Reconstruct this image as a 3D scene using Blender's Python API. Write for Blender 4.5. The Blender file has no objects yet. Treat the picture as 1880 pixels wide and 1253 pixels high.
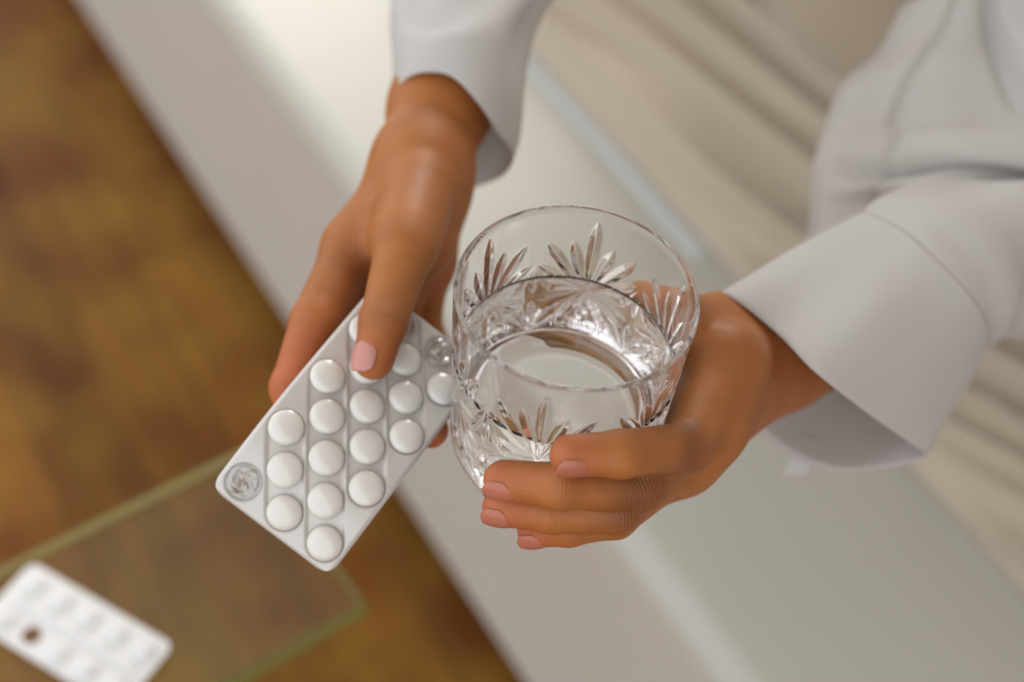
import bpy, bmesh, math, random
import numpy as np
from mathutils import Vector, Matrix

# ---------------------------------------------------------------- camera, light, exposure
SC = bpy.context.scene
COL = SC.collection
MM = 0.001
FPX, PW, PH = 2611.0, 1880.0, 1253.0
CAM_H = 1200.0
PITCH, ROLL = math.radians(50), math.radians(7.5)

def _rx(a):
    c, s = math.cos(a), math.sin(a)
    return np.array([[1, 0, 0], [0, c, -s], [0, s, c]])
def _rz(a):
    c, s = math.cos(a), math.sin(a)
    return np.array([[c, -s, 0], [s, c, 0], [0, 0, 1]])
CR = _rx(math.pi / 2 - PITCH) @ _rz(ROLL)
CP = np.array([0, 0, CAM_H])

cam_d = bpy.data.cameras.new('camera')
cam = bpy.data.objects.new('camera', cam_d)
COL.objects.link(cam)
cam.matrix_world = Matrix.Translation(Vector(CP * MM)) @ Matrix(CR.tolist()).to_4x4()
cam_d.sensor_width = 36.0
cam_d.lens = FPX / PW * 36.0
cam_d.clip_start = 0.01
cam_d.dof.use_dof = True
cam_d.dof.focus_distance = 0.486
cam_d.dof.aperture_fstop = 4.2
SC.camera = cam

world = bpy.data.worlds.new('world')
SC.world = world
world.use_nodes = True
bg = world.node_tree.nodes['Background']
bg.inputs[0].default_value = (0.955, 0.965, 1.0, 1)
bg.inputs[1].default_value = 1.3

def area(name, loc, target, size, power, color):
    ld = bpy.data.lights.new(name, 'AREA')
    ld.shape = 'RECTANGLE'
    ld.size, ld.size_y = size
    ld.energy = power
    ld.color = color
    o = bpy.data.objects.new(name, ld)
    COL.objects.link(o)
    o.location = loc
    d = Vector(target) - Vector(loc)
    o.rotation_euler = d.to_track_quat('-Z', 'Y').to_euler()
    return o
area('window_daylight', (0.37, 2.32, 1.45), (0.37 - 0.795, 2.32 - 0.607, 1.05), (1.45, 1.4), 58, (1.0, 0.97, 0.93))

SC.view_settings.view_transform = 'Standard'
SC.view_settings.look = 'None'
SC.view_settings.exposure = 0.12
SC.view_settings.gamma = 1.0
SC.view_settings.use_curve_mapping = False
SC.cycles.use_denoising = True
SC.cycles.max_bounces = 40
SC.cycles.transmission_bounces = 40
SC.cycles.glossy_bounces = 32
SC.cycles.transparent_max_bounces = 16
SC.cycles.caustics_refractive = True
SC.cycles.caustics_reflective = False
SC.cycles.blur_glossy = 0.6
SC.cycles.sample_clamp_indirect = 4.0

# ---------------------------------------------------------------- measuring helpers (millimetres)
def ray(x, y):
    return CR @ np.array([(x - PW / 2) / FPX, -(y - PH / 2) / FPX, -1.0])
def P(x, y, d):
    return CP + ray(x, y) * d
def on_z(x, y, z):
    r = ray(x, y)
    return CP + r * ((z - CAM_H) / r[2])
def cam_dir(x, y, z):
    v = CR @ np.array([x, y, z], float)
    return v / np.linalg.norm(v)
def unit(v):
    v = np.asarray(v, float)
    return v / np.linalg.norm(v)

# ---------------------------------------------------------------- materials
def lin(c):
    return tuple(((v / 255) / 12.92 if v / 255 <= 0.04045 else ((v / 255 + 0.055) / 1.055) ** 2.4) for v in c) + (1.0,)

class NT:
    def __init__(self, name):
        self.m = bpy.data.materials.new(name)
        self.m.use_nodes = True
        self.t = self.m.node_tree
        self.t.nodes.clear()
        self.out = self.n('ShaderNodeOutputMaterial')
    def n(self, kind, **kw):
        o = self.t.nodes.new(kind)
        for k, v in kw.items():
            if k.startswith('i_'):
                key = k[2:].replace('_', ' ')
                o.inputs[key].default_value = v
            else:
                setattr(o, k, v)
        return o
    def l(self, a, b):
        self.t.links.new(a, b)
    def surf(self, s):
        self.l(s, self.out.inputs['Surface'])
        return self.m

def principled(nt, color, rough=0.5, spec=0.5, **kw):
    b = nt.n('ShaderNodeBsdfPrincipled')
    b.inputs['Base Color'].default_value = color
    b.inputs['Roughness'].default_value = rough
    b.inputs['Specular IOR Level'].default_value = spec
    for k, v in kw.items():
        b.inputs[k].default_value = v
    return b

def noise_bump(nt, b, scale, strength, dist=0.001, detail=4):
    tc = nt.n('ShaderNodeTexCoord')
    nz = nt.n('ShaderNodeTexNoise')
    nz.inputs['Scale'].default_value = scale
    nz.inputs['Detail'].default_value = detail
    nt.l(tc.outputs['Object'], nz.inputs['Vector'])
    bp = nt.n('ShaderNodeBump')
    bp.inputs['Strength'].default_value = strength
    bp.inputs['Distance'].default_value = dist
    nt.l(nz.outputs['Fac'], bp.inputs['Height'])
    nt.l(bp.outputs['Normal'], b.inputs['Normal'])
    return nz

def fabric(name, color, color2, rough=0.85, scale=900, strength=0.25, sheen=0.2, trans=0.0):
    nt = NT(name)
    b = principled(nt, color, rough, 0.25)
    b.inputs['Sheen Weight'].default_value = sheen
    noise_bump(nt, b, scale, strength, 0.0006)
    tc = nt.n('ShaderNodeTexCoord')
    n2 = nt.n('ShaderNodeTexNoise')
    n2.inputs['Scale'].default_value = 6
    n2.inputs['Detail'].default_value = 3
    nt.l(tc.outputs['Object'], n2.inputs['Vector'])
    mx = nt.n('ShaderNodeMix', data_type='RGBA')
    nt.l(n2.outputs['Fac'], mx.inputs[0])
    mx.inputs[6].default_value = color
    mx.inputs[7].default_value = color2
    nt.l(mx.outputs[2], b.inputs['Base Color'])
    if trans:
        tr = nt.n('ShaderNodeBsdfTranslucent')
        nt.l(mx.outputs[2], tr.inputs['Color'])
        ms = nt.n('ShaderNodeMixShader')
        ms.inputs[0].default_value = trans
        nt.l(b.outputs[0], ms.inputs[1])
        nt.l(tr.outputs[0], ms.inputs[2])
        return nt.surf(ms.outputs[0])
    return nt.surf(b.outputs[0])

def plain(name, color, rough=0.5, spec=0.5, bump=None, **kw):
    nt = NT(name)
    b = principled(nt, color, rough, spec, **kw)
    if bump:
        noise_bump(nt, b, *bump)
    return nt.surf(b.outputs[0])

def skin_material():
    nt = NT('skin')
    b = principled(nt, lin((176, 118, 80)), 0.52, 0.4)
    at = nt.n('ShaderNodeVertexColor', layer_name='tone')
    tc = nt.n('ShaderNodeTexCoord')
    nz = nt.n('ShaderNodeTexNoise')
    nz.inputs['Scale'].default_value = 70
    nz.inputs['Detail'].default_value = 5
    nt.l(tc.outputs['Object'], nz.inputs['Vector'])
    mp = nt.n('ShaderNodeMapRange')
    mp.inputs['From Min'].default_value = 0.3
    mp.inputs['From Max'].default_value = 0.7
    mp.inputs['To Min'].default_value = 0.9
    mp.inputs['To Max'].default_value = 1.08
    nt.l(nz.outputs['Fac'], mp.inputs['Value'])
    vm = nt.n('ShaderNodeVectorMath', operation='SCALE')
    nt.l(at.outputs['Color'], vm.inputs[0])
    nt.l(mp.outputs[0], vm.inputs['Scale'])
    nt.l(vm.outputs[0], b.inputs['Base Color'])
    b.inputs['Subsurface Weight'].default_value = 0.12
    b.inputs['Subsurface Radius'].default_value = (1.0, 0.35, 0.15)
    b.inputs['Subsurface Scale'].default_value = 0.004
    # fine pores + knuckle wrinkles
    vo = nt.n('ShaderNodeTexVoronoi')
    vo.inputs['Scale'].default_value = 1100
    nt.l(tc.outputs['Object'], vo.inputs['Vector'])
    n2 = nt.n('ShaderNodeTexNoise')
    n2.inputs['Scale'].default_value = 420
    n2.inputs['Detail'].default_value = 4
    nt.l(tc.outputs['Object'], n2.inputs['Vector'])
    wr = nt.n('ShaderNodeAttribute', attribute_name='wrinkle')
    ax = nt.n('ShaderNodeAttribute', attribute_name='axial')
    n3 = nt.n('ShaderNodeTexNoise')
    n3.inputs['Scale'].default_value = 130
    nt.l(tc.outputs['Object'], n3.inputs['Vector'])
    ad = nt.n('ShaderNodeMath', operation='MULTIPLY_ADD')
    nt.l(n3.outputs['Fac'], ad.inputs[0])
    ad.inputs[1].default_value = 2.2
    nt.l(ax.outputs['Fac'], ad.inputs[2])
    ml = nt.n('ShaderNodeMath', operation='MULTIPLY')
    nt.l(ad.outputs[0], ml.inputs[0])
    ml.inputs[1].default_value = 5.0
    sn = nt.n('ShaderNodeMath', operation='SINE')
    nt.l(ml.outputs[0], sn.inputs[0])
    m2 = nt.n('ShaderNodeMath', operation='MULTIPLY')
    nt.l(sn.outputs[0], m2.inputs[0])
    nt.l(wr.outputs['Fac'], m2.inputs[1])
    m3 = nt.n('ShaderNodeMath', operation='MULTIPLY_ADD')
    nt.l(vo.outputs['Distance'], m3.inputs[0])
    m3.inputs[1].default_value = 0.25
    nt.l(n2.outputs['Fac'], m3.inputs[2])
    m4 = nt.n('ShaderNodeMath', operation='MULTIPLY_ADD')
    nt.l(m2.outputs[0], m4.inputs[0])
    m4.inputs[1].default_value = 0.55
    nt.l(m3.outputs[0], m4.inputs[2])
    bp = nt.n('ShaderNodeBump')
    bp.inputs['Strength'].default_value = 0.42
    bp.inputs['Distance'].default_value = 0.0005
    nt.l(m4.outputs[0], bp.inputs['Height'])
    nt.l(bp.outputs['Normal'], b.inputs['Normal'])
    return nt.surf(b.outputs[0])

def glass_material(name, color=(1, 1, 1, 1), ior=1.5, rough=0.0, volume=None):
    nt = NT(name)
    g = nt.n('ShaderNodeBsdfGlass')
    g.inputs['Color'].default_value = color
    g.inputs['IOR'].default_value = ior
    g.inputs['Roughness'].default_value = rough
    if volume:
        v = nt.n('ShaderNodeVolumeAbsorption')
        v.inputs['Color'].default_value = volume[0]
        v.inputs['Density'].default_value = volume[1]
        nt.l(v.outputs[0], nt.out.inputs['Volume'])
    return nt.surf(g.outputs[0])

def film_material(name, tint, opacity, ior=1.5, rough=0.06, body=(0.9, 0.9, 0.9, 1)):
    """thin clear plastic: mostly see-through, mirrors by Fresnel, a little milky"""
    nt = NT(name)
    tr = nt.n('ShaderNodeBsdfTransparent')
    tr.inputs['Color'].default_value = tint
    gl = nt.n('ShaderNodeBsdfGlossy')
    gl.inputs['Roughness'].default_value = rough
    lw = nt.n('ShaderNodeLayerWeight')
    lw.inputs['Blend'].default_value = 0.5
    pw = nt.n('ShaderNodeMath', operation='POWER')
    nt.l(lw.outputs['Facing'], pw.inputs[0])
    pw.inputs[1].default_value = 3.0
    fr = nt.n('ShaderNodeMath', operation='MULTIPLY_ADD')
    nt.l(pw.outputs[0], fr.inputs[0])
    fr.inputs[1].default_value = 0.2
    fr.inputs[2].default_value = ((ior - 1) / (ior + 1)) ** 2 * 1.6
    m1 = nt.n('ShaderNodeMixShader')
    nt.l(fr.outputs[0], m1.inputs[0])
    nt.l(tr.outputs[0], m1.inputs[1])
    nt.l(gl.outputs[0], m1.inputs[2])
    df = nt.n('ShaderNodeBsdfDiffuse')
    df.inputs['Color'].default_value = body
    m2 = nt.n('ShaderNodeMixShader')
    m2.inputs[0].default_value = opacity
    nt.l(m1.outputs[0], m2.inputs[1])
    nt.l(df.outputs[0], m2.inputs[2])
    return nt.surf(m2.outputs[0])

def floor_material():
    nt = NT('oak_parquet')
    b = principled(nt, lin((140, 95, 40)), 0.42, 0.22)
    tc = nt.n('ShaderNodeTexCoord')
    mp = nt.n('ShaderNodeMapping')
    mp.inputs['Rotation'].default_value = (0, 0, 0.95)
    nt.l(tc.outputs['Object'], mp.inputs['Vector'])
    br = nt.n('ShaderNodeTexBrick')
    br.inputs['Scale'].default_value = 1.0
    br.inputs['Brick Width'].default_value = 0.55
    br.inputs['Row Height'].default_value = 0.085
    br.inputs['Mortar Size'].default_value = 0.0012
    br.inputs['Color1'].default_value = lin((150, 96, 36))
    br.inputs['Color2'].default_value = lin((100, 57, 22))
    br.inputs['Mortar'].default_value = lin((70, 40, 18))
    nt.l(mp.outputs[0], br.inputs['Vector'])
    m2 = nt.n('ShaderNodeMapping')
    m2.inputs['Scale'].default_value = (2.2, 26, 1)
    nt.l(mp.outputs[0], m2.inputs['Vector'])
    nz = nt.n('ShaderNodeTexNoise')
    nz.inputs['Scale'].default_value = 2.5
    nz.inputs['Detail'].default_value = 6
    nt.l(m2.outputs[0], nz.inputs['Vector'])
    n2 = nt.n('ShaderNodeTexNoise')
    n2.inputs['Scale'].default_value = 6.5
    n2.inputs['Detail'].default_value = 2
    nt.l(tc.outputs['Object'], n2.inputs['Vector'])
    rp = nt.n('ShaderNodeValToRGB')
    rp.color_ramp.elements[0].position = 0.36
    rp.color_ramp.elements[0].color = lin((92, 48, 18))
    rp.color_ramp.elements[1].position = 0.66
    rp.color_ramp.elements[1].color = lin((150, 116, 40))
    nt.l(n2.outputs['Fac'], rp.inputs[0])
    mx = nt.n('ShaderNodeMix', data_type='RGBA')
    mx.inputs[0].default_value = 0.55
    nt.l(br.outputs['Color'], mx.inputs[6])
    nt.l(rp.outputs[0], mx.inputs[7])
    m3 = nt.n('ShaderNodeMix', data_type='RGBA', blend_type='OVERLAY')
    m3.inputs[0].default_value = 0.45
    nt.l(mx.outputs[2], m3.inputs[6])
    nt.l(nz.outputs['Fac'], m3.inputs[7])
    nt.l(m3.outputs[2], b.inputs['Base Color'])
    bp = nt.n('ShaderNodeBump')
    bp.inputs['Strength'].default_value = 0.25
    bp.inputs['Distance'].default_value = 0.001
    nt.l(br.outputs['Fac'], bp.inputs['Height'])
    bp.invert = True
    nt.l(bp.outputs['Normal'], b.inputs['Normal'])
    return nt.surf(b.outputs[0])

M = {}
M['skin'] = skin_material()
M['nail'] = plain('fingernail_pink', lin((192, 118, 94)), 0.22, 0.5, (900, 0.08, 0.0003))
M['nail_pale'] = plain('fingernail_pale', lin((206, 146, 134)), 0.2, 0.5, (900, 0.08, 0.0003))
M['shirt'] = fabric('white_shirt_cotton', lin((222, 221, 219)), lin((229, 227, 224)), 0.85, 1400, 0.2, 0.15, 0.25)
M['dress'] = fabric('cream_dress_cloth', lin((180, 166, 146)), lin((190, 178, 160)), 0.85, 1200, 0.2, 0.15)
M['edge_band'] = fabric('pale_blue_edge_band', lin((204, 213, 216)), lin((210, 218, 219)), 0.7, 1200, 0.2)
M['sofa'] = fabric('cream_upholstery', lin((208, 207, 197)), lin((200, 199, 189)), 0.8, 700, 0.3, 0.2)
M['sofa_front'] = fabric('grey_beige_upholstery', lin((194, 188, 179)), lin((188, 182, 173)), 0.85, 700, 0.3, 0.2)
M['plinth_shadow'] = plain('plinth_shadow_dark', lin((52, 32, 18)), 0.6, 0.3, (60, 0.2, 0.001))  # recessed base; dark colour stands in for the shadow under the sofa
M['floor'] = floor_material()
M['wall'] = plain('warm_white_plaster', lin((214, 208, 198)), 0.9, 0.2, (40, 0.1, 0.001))
M['glass'] = glass_material('clear_crystal', (1, 1, 1, 1), 1.5)
M['water'] = glass_material('water', (1, 1, 1, 1), 1.33)
M['table_glass'] = glass_material('float_glass', (0.93, 0.96, 0.90, 1), 1.5, 0.0)
nt_ = NT('green_glass_edge')
_g = nt_.n('ShaderNodeBsdfGlass')
_g.inputs['Color'].default_value = (0.70, 0.70, 0.42, 1)
_g.inputs['Roughness'].default_value = 0.3
_d = nt_.n('ShaderNodeBsdfDiffuse')
_d.inputs['Color'].default_value = lin((160, 152, 100))
_m = nt_.n('ShaderNodeMixShader')
_m.inputs[0].default_value = 0.65
_t = nt_.n('ShaderNodeBsdfTranslucent')
_t.inputs['Color'].default_value = lin((206, 200, 140))
_m0 = nt_.n('ShaderNodeMixShader')
_m0.inputs[0].default_value = 0.6
nt_.l(_d.outputs[0], _m0.inputs[1]); nt_.l(_t.outputs[0], _m0.inputs[2])
nt_.l(_g.outputs[0], _m.inputs[1]); nt_.l(_m0.outputs[0], _m.inputs[2])
M['table_edge'] = nt_.surf(_m.outputs[0])
M['steel'] = plain('brushed_steel', (0.55, 0.55, 0.55, 1), 0.3, 0.5, (300, 0.1, 0.0005), Metallic=1.0)
M['pill'] = plain('white_pill_coating', lin((250, 248, 242)), 0.2, 0.5, (500, 0.03, 0.0003))
M['foil'] = plain('satin_white_foil', lin((219, 216, 211)), 0.32, 0.6, (160, 0.12, 0.0004), Metallic=0.15)
M['foil_white'] = plain('white_blister_foil', lin((236, 238, 238)), 0.2, 0.6, (160, 0.1, 0.0004))
M['bubble'] = film_material('clear_bubble_film', (0.985, 0.985, 0.98, 1), 0.03)
M['bubble_empty'] = film_material('crumpled_clear_film', (0.96, 0.96, 0.96, 1), 0.08, 2.0, 0.08)
M['torn'] = plain('torn_foil_hollow', lin((186, 178, 168)), 0.22, 0.6, (400, 0.5, 0.001), Metallic=0.6)
M['hollow'] = plain('pierced_foil_hole', lin((120, 84, 48)), 0.6, 0.3, (400, 0.3, 0.001))

# ---------------------------------------------------------------- object helpers
def link(name, me, mat=None, parent=None, smooth=True, kind=None, label=None):
    o = bpy.data.objects.new(name, me)
    COL.objects.link(o)
    if mat is not None:
        me.materials.append(mat)
    if parent is not None:
        o.parent = parent
    if smooth:
        for p in me.polygons:
            p.use_smooth = True
    if kind:
        o['kind'] = kind
    if label:
        o['label'] = label
    return o

def mesh_obj(name, verts, faces, mat, parent=None, smooth=True, kind=None, label=None):
    """verts in millimetres, world space"""
    me = bpy.data.meshes.new(name)
    v = np.asarray(verts, float) * MM
    me.from_pydata(v.tolist(), [], [tuple(int(i) for i in f) for f in faces])
    me.update()
    return link(name, me, mat, parent, smooth, kind, label)

def empty(name, label, cat, loc=(0, 0, 0), group=None):
    o = bpy.data.objects.new(name, None)
    COL.objects.link(o)
    o.location = Vector(loc) * MM
    o.empty_display_size = 0.05
    o['label'] = label
    o['category'] = cat
    if group:
        o['group'] = group
    return o

def fix_normals(me):
    bm = bmesh.new()
    bm.from_mesh(me)
    bmesh.ops.recalc_face_normals(bm, faces=bm.faces)
    bm.to_mesh(me)
    bm.free()

def keep(o, parent):
    """parent without moving"""
    o.parent = parent
    o.matrix_parent_inverse = Matrix.Translation(-parent.location)

def solidify(o, t, offset=0.0):
    m = o.modifiers.new('thickness', 'SOLIDIFY')
    m.thickness = t * MM
    m.offset = offset
    m.use_rim = True

def grid_faces(nu, nv, close_u=False):
    """index = j*nu + i"""
    f = []
    for j in range(nv - 1):
        for i in range(nu if close_u else nu - 1):
            a, b = j * nu + i, j * nu + (i + 1) % nu
            f.append((a, b, b + nu, a + nu))
    return f

def catmull(pts, n, closed=False):
    pts = np.asarray(pts, float)
    k = len(pts)
    out = []
    total = k if closed else k - 1
    m = n if closed else n - 1
    for q in range(n):
        t = q * total / m
        i = min(int(t), total - 1)
        u = t - i
        if closed:
            p0, p1, p2, p3 = pts[(i - 1) % k], pts[i % k], pts[(i + 1) % k], pts[(i + 2) % k]
        else:
            p1, p2 = pts[i], pts[i + 1]
            p0 = pts[i - 1] if i > 0 else 2 * p1 - p2
            p3 = pts[i + 2] if i + 2 < k else 2 * p2 - p1
        out.append(0.5 * ((2 * p1) + (-p0 + p2) * u + (2 * p0 - 5 * p1 + 4 * p2 - p3) * u * u + (-p0 + 3 * p1 - 3 * p2 + p3) * u ** 3))
    return np.array(out)

def sstep(a, b, x):
    t = np.clip((x - a) / (b - a), 0, 1)
    return t * t * (3 - 2 * t)

# ---------------------------------------------------------------- signed-distance sculpting
class Field:
    def __init__(self, lo, hi, h):
        self.lo, self.h = np.asarray(lo, float), h
        self.n = np.ceil((np.asarray(hi, float) - self.lo) / h).astype(int) + 1
    def blank(self):
        return np.full(self.n, 60.0, np.float32)
    def box(self, a, b):
        i0 = np.clip(np.floor((a - self.lo) / self.h).astype(int), 0, self.n - 1)
        i1 = np.clip(np.ceil((b - self.lo) / self.h).astype(int) + 1, 1, self.n)
        return i0, i1
    def coords(self, i0, i1):
        ax = [self.lo[k] + self.h * np.arange(i0[k], i1[k], dtype=np.float32) for k in range(3)]
        return ax[0][:, None, None], ax[1][None, :, None], ax[2][None, None, :]
    def cone(self, F, a, b, ra, rb, k, pad=16):
        """round cone from a to b smoothly joined into F"""
        a, b = np.asarray(a, np.float32), np.asarray(b, np.float32)
        r = max(ra, rb) + pad
        i0, i1 = self.box(np.minimum(a, b) - r, np.maximum(a, b) + r)
        if np.any(i1 <= i0):
            return
        X, Y, Z = self.coords(i0, i1)
        d = b - a
        L2 = float(d @ d) + 1e-6
        t = np.clip(((X - a[0]) * d[0] + (Y - a[1]) * d[1] + (Z - a[2]) * d[2]) / L2, 0, 1)
        g = np.sqrt((X - a[0] - t * d[0]) ** 2 + (Y - a[1] - t * d[1]) ** 2 + (Z - a[2] - t * d[2]) ** 2) - (ra + (rb - ra) * t)
        s = tuple(slice(p, q) for p, q in zip(i0, i1))
        F[s] = smin(F[s], g, k)

def smin(a, b, k):
    h = np.maximum(k - np.abs(a - b), 0) / k
    return np.minimum(a, b) - h * h * k * 0.25

def surface_nets(F, lo, h):
    ins = F < 0
    nx, ny, nz = F.shape
    cnt = np.zeros((nx - 1, ny - 1, nz - 1), np.int8)
    acc = np.zeros((nx - 1, ny - 1, nz - 1, 3), np.float32)
    for axis in range(3):
        for o1 in (0, 1):
            for o2 in (0, 1):
                sa, sb, off = [], [], np.zeros(3)
                oo = [o1, o2]
                for d in range(3):
                    if d == axis:
                        sa.append(slice(0, F.shape[d] - 1)); sb.append(slice(1, F.shape[d]))
                    else:
                        o = oo.pop(0)
                        off[d] = o
                        e = F.shape[d] - 1
                        sa.append(slice(o, o + e)); sb.append(slice(o, o + e))
                A, B = F[tuple(sa)], F[tuple(sb)]
                m = (A < 0) != (B < 0)
                t = np.where(m, A / np.where(m, A - B, 1), 0)
                cnt += m
                for d in range(3):
                    acc[..., d] += np.where(m, t if d == axis else off[d], 0)
    act = cnt > 0
    idx = np.full(act.shape, -1, np.int64)
    cells = np.argwhere(act)
    idx[act] = np.arange(len(cells))
    V = lo + h * (cells + acc[act] / cnt[act][:, None])
    faces = []
    for axis in range(3):
        sa = [slice(1, s - 1) for s in F.shape]
        sb = list(sa)
        sa[axis] = slice(0, F.shape[axis] - 1)
        sb[axis] = slice(1, F.shape[axis])
        a, b = ins[tuple(sa)], ins[tuple(sb)]
        e = np.argwhere(a != b)
        flip = a[tuple(e.T)]
        base = e.copy()
        for d in range(3):
            if d != axis:
                base[:, d] += 1
        u, v = [(1, 2), (2, 0), (0, 1)][axis]
        def cell(du, dv):
            c = base.copy()
            c[:, u] -= du
            c[:, v] -= dv
            return idx[tuple(c.T)]
        q = np.stack([cell(1, 1), cell(0, 1), cell(0, 0), cell(1, 0)], 1)
        q[~flip] = q[~flip][:, ::-1]
        faces.append(q)
    return V, np.concatenate(faces)

def relax(V, Fq, n, lam=0.5):
    e = np.concatenate([Fq[:, [0, 1]], Fq[:, [1, 2]], Fq[:, [2, 3]], Fq[:, [3, 0]]])
    e = np.concatenate([e, e[:, ::-1]])
    deg = np.bincount(e[:, 0], minlength=len(V)).astype(float)
    deg[deg == 0] = 1
    for q in range(n):
        for l in ((lam, -lam * 1.03) if n > 1 else (lam,)):
            s = np.stack([np.bincount(e[:, 0], weights=V[e[:, 1], d], minlength=len(V)) for d in range(3)], 1) / deg[:, None]
            V = V + l * (s - V)
    return V

# ================================================================ SETTING: floor
fl = mesh_obj('floor', [(-5000, -5000, 0), (5500, -5000, 0), (5500, 5500, 0), (-5000, 5500, 0)], [(0, 1, 2, 3)], M['floor'], smooth=False, kind='structure')

# ================================================================ sofa
SO = on_z(410, 0, 375)
SD = unit((-0.607, 0.795, 0))            # along the front edge, away from the camera
SN = np.array([SD[1], -SD[0], 0])        # from the front edge towards the back
def sofa_pt(along, back, z):
    return np.array([SO[0], SO[1], 0]) + SD * along + SN * back + np.array([0, 0, z])
SEAT = 375.0
sofa = empty('sofa', 'cream upholstered sofa with plain flat seat and grey beige front', 'sofa', sofa_pt(-500, 350, 0))
def extrude_profile(name, prof, a0, a1, mat, parent, n=2, smooth=True):
    v, k = [], len(prof)
    for j in range(n):
        for b, z in prof:
            v.append(sofa_pt(a0 + (a1 - a0) * j / (n - 1), b, z))
    f = grid_faces(k, n, True)
    f.append(tuple(range(k))[::-1])
    f.append(tuple(range(k * (n - 1), k * n)))
    o = mesh_obj(name, v, f, mat, None, smooth)
    keep(o, parent)
    return o
rr = 22
arc = [(rr - rr * math.cos(t), SEAT - rr + rr * math.sin(t)) for t in np.linspace(0, math.pi / 2, 9)]
prof = [(2, 330)] + arc + [(60, SEAT + 1.0), (640, SEAT), (660, SEAT - 8), (672, SEAT - 25), (672, 330)]
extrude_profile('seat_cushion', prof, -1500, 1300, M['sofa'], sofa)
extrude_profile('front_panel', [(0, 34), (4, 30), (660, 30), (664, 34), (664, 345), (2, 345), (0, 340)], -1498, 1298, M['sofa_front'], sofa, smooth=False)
extrude_profile('plinth_shadow', [(26, 0), (640, 0), (640, 32), (26, 32)], -1470, 1270, M['plinth_shadow'], sofa, smooth=False)

# unseen wall behind the sofa, added to block ambient light, with window opening
def wall_piece(v0, v1, z0, z1, bm):
    pts = [sofa_pt(a, b, z) for z in (z0, z1) for a, b in ((v0, 730), (v1, 730), (v1, 850), (v0, 850))]
    vs = [bm.verts.new(tuple(p * MM)) for p in pts]
    for q in ((3, 2, 1, 0), (4, 5, 6, 7), (0, 1, 5, 4), (1, 2, 6, 5), (2, 3, 7, 6), (3, 0, 4, 7)):
        bm.faces.new([vs[i] for i in q])
bm = bmesh.new()
WA0, WA1 = 40, 1580
for args in ((-2600, WA0, 0, 2600), (WA1, 2400, 0, 2600), (WA0, WA1, 0, 720), (WA0, WA1, 2180, 2600)):
    wall_piece(*args, bm)
bmesh.ops.recalc_face_normals(bm, faces=bm.faces)
me = bpy.data.meshes.new('unseen_wall_back')
bm.to_mesh(me); bm.free()
link('unseen_wall_back', me, M['wall'], None, False, 'structure')
def box_structure(name, a0, a1, b0, b1, z0, z1):
    bm = bmesh.new()
    vs = [bm.verts.new(tuple(sofa_pt(a, b, z) * MM)) for z in (z0, z1) for a, b in ((a0, b0), (a1, b0), (a1, b1), (a0, b1))]
    for q in ((3, 2, 1, 0), (4, 5, 6, 7), (0, 1, 5, 4), (1, 2, 6, 5), (2, 3, 7, 6), (3, 0, 4, 7)):
        bm.faces.new([vs[i] for i in q])
    bmesh.ops.recalc_face_normals(bm, faces=bm.faces)
    me = bpy.data.meshes.new(name)
    bm.to_mesh(me); bm.free()
    link(name, me, M['wall'], None, False, 'structure')
box_structure('unseen_wall_right', -3300, -3200, -700, 850, 0, 2600)  # out of view, added and sized to darken the right side
box_structure('unseen_ceiling', -3300, 2400, -950, 850, 2600, 2700)  # added out of view and cut short to dim ambient from above

# ================================================================ glass table
TZ = 440.0
ta, tb = on_z(0, 1040, TZ), on_z(450, 818, TZ)
tu = unit((tb - ta) * np.array([1, 1, 0]))
tn = np.array([tu[1], -tu[0], 0])
corner = ta + tu * np.dot(on_z(672, 1107, TZ) - ta, tu)
width = np.dot(on_z(672, 1107, TZ) - ta, tn)
table = empty('glass_table', 'narrow clear glass table with green polished edges above wooden floor', 'table', corner - tu * 450 + tn * width / 2 - np.array([0, 0, TZ]))
def slab(name, x0, x1, y0, y1, z0, z1, mat, mat2=None, r=1.5):
    bm = bmesh.new()
    pts = [(x0, y0), (x1, y0), (x1, y1), (x0, y1)]
    v = []
    for ins, z in ((r, z0), (0, z0 + r), (0, z1 - r), (r, z1)):
        for (x, y), (sx, sy) in zip(pts, ((1, 1), (-1, 1), (-1, -1), (1, -1))):
            p = corner + tu * (x + sx * ins) + tn * (y + sy * ins)
            v.append(bm.verts.new((p[0] * MM, p[1] * MM, z * MM)))
    bm.faces.new(v[0:4]); bm.faces.new(v[12:16])
    for k in range(3):
        for i in range(4):
            f = bm.faces.new((v[k * 4 + i], v[k * 4 + (i + 1) % 4], v[k * 4 + 4 + (i + 1) % 4], v[k * 4 + 4 + i]))
            if mat2:
                f.material_index = 1
    bmesh.ops.recalc_face_normals(bm, faces=bm.faces)
    me = bpy.data.meshes.new(name)
    bm.to_mesh(me); bm.free()
    o = link(name, me, mat, None, False)
    if mat2:
        me.materials.append(mat2)
    keep(o, table)
    return o
slab('table_top', -900, 0, 0, width, TZ - 16, TZ, M['table_glass'], M['table_edge'])
for x in (-870, -640):
    for y in (12, width - 27):
        slab('leg', x, x + 15, y, y + 15, 0, TZ - 16, M['steel'])

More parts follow.
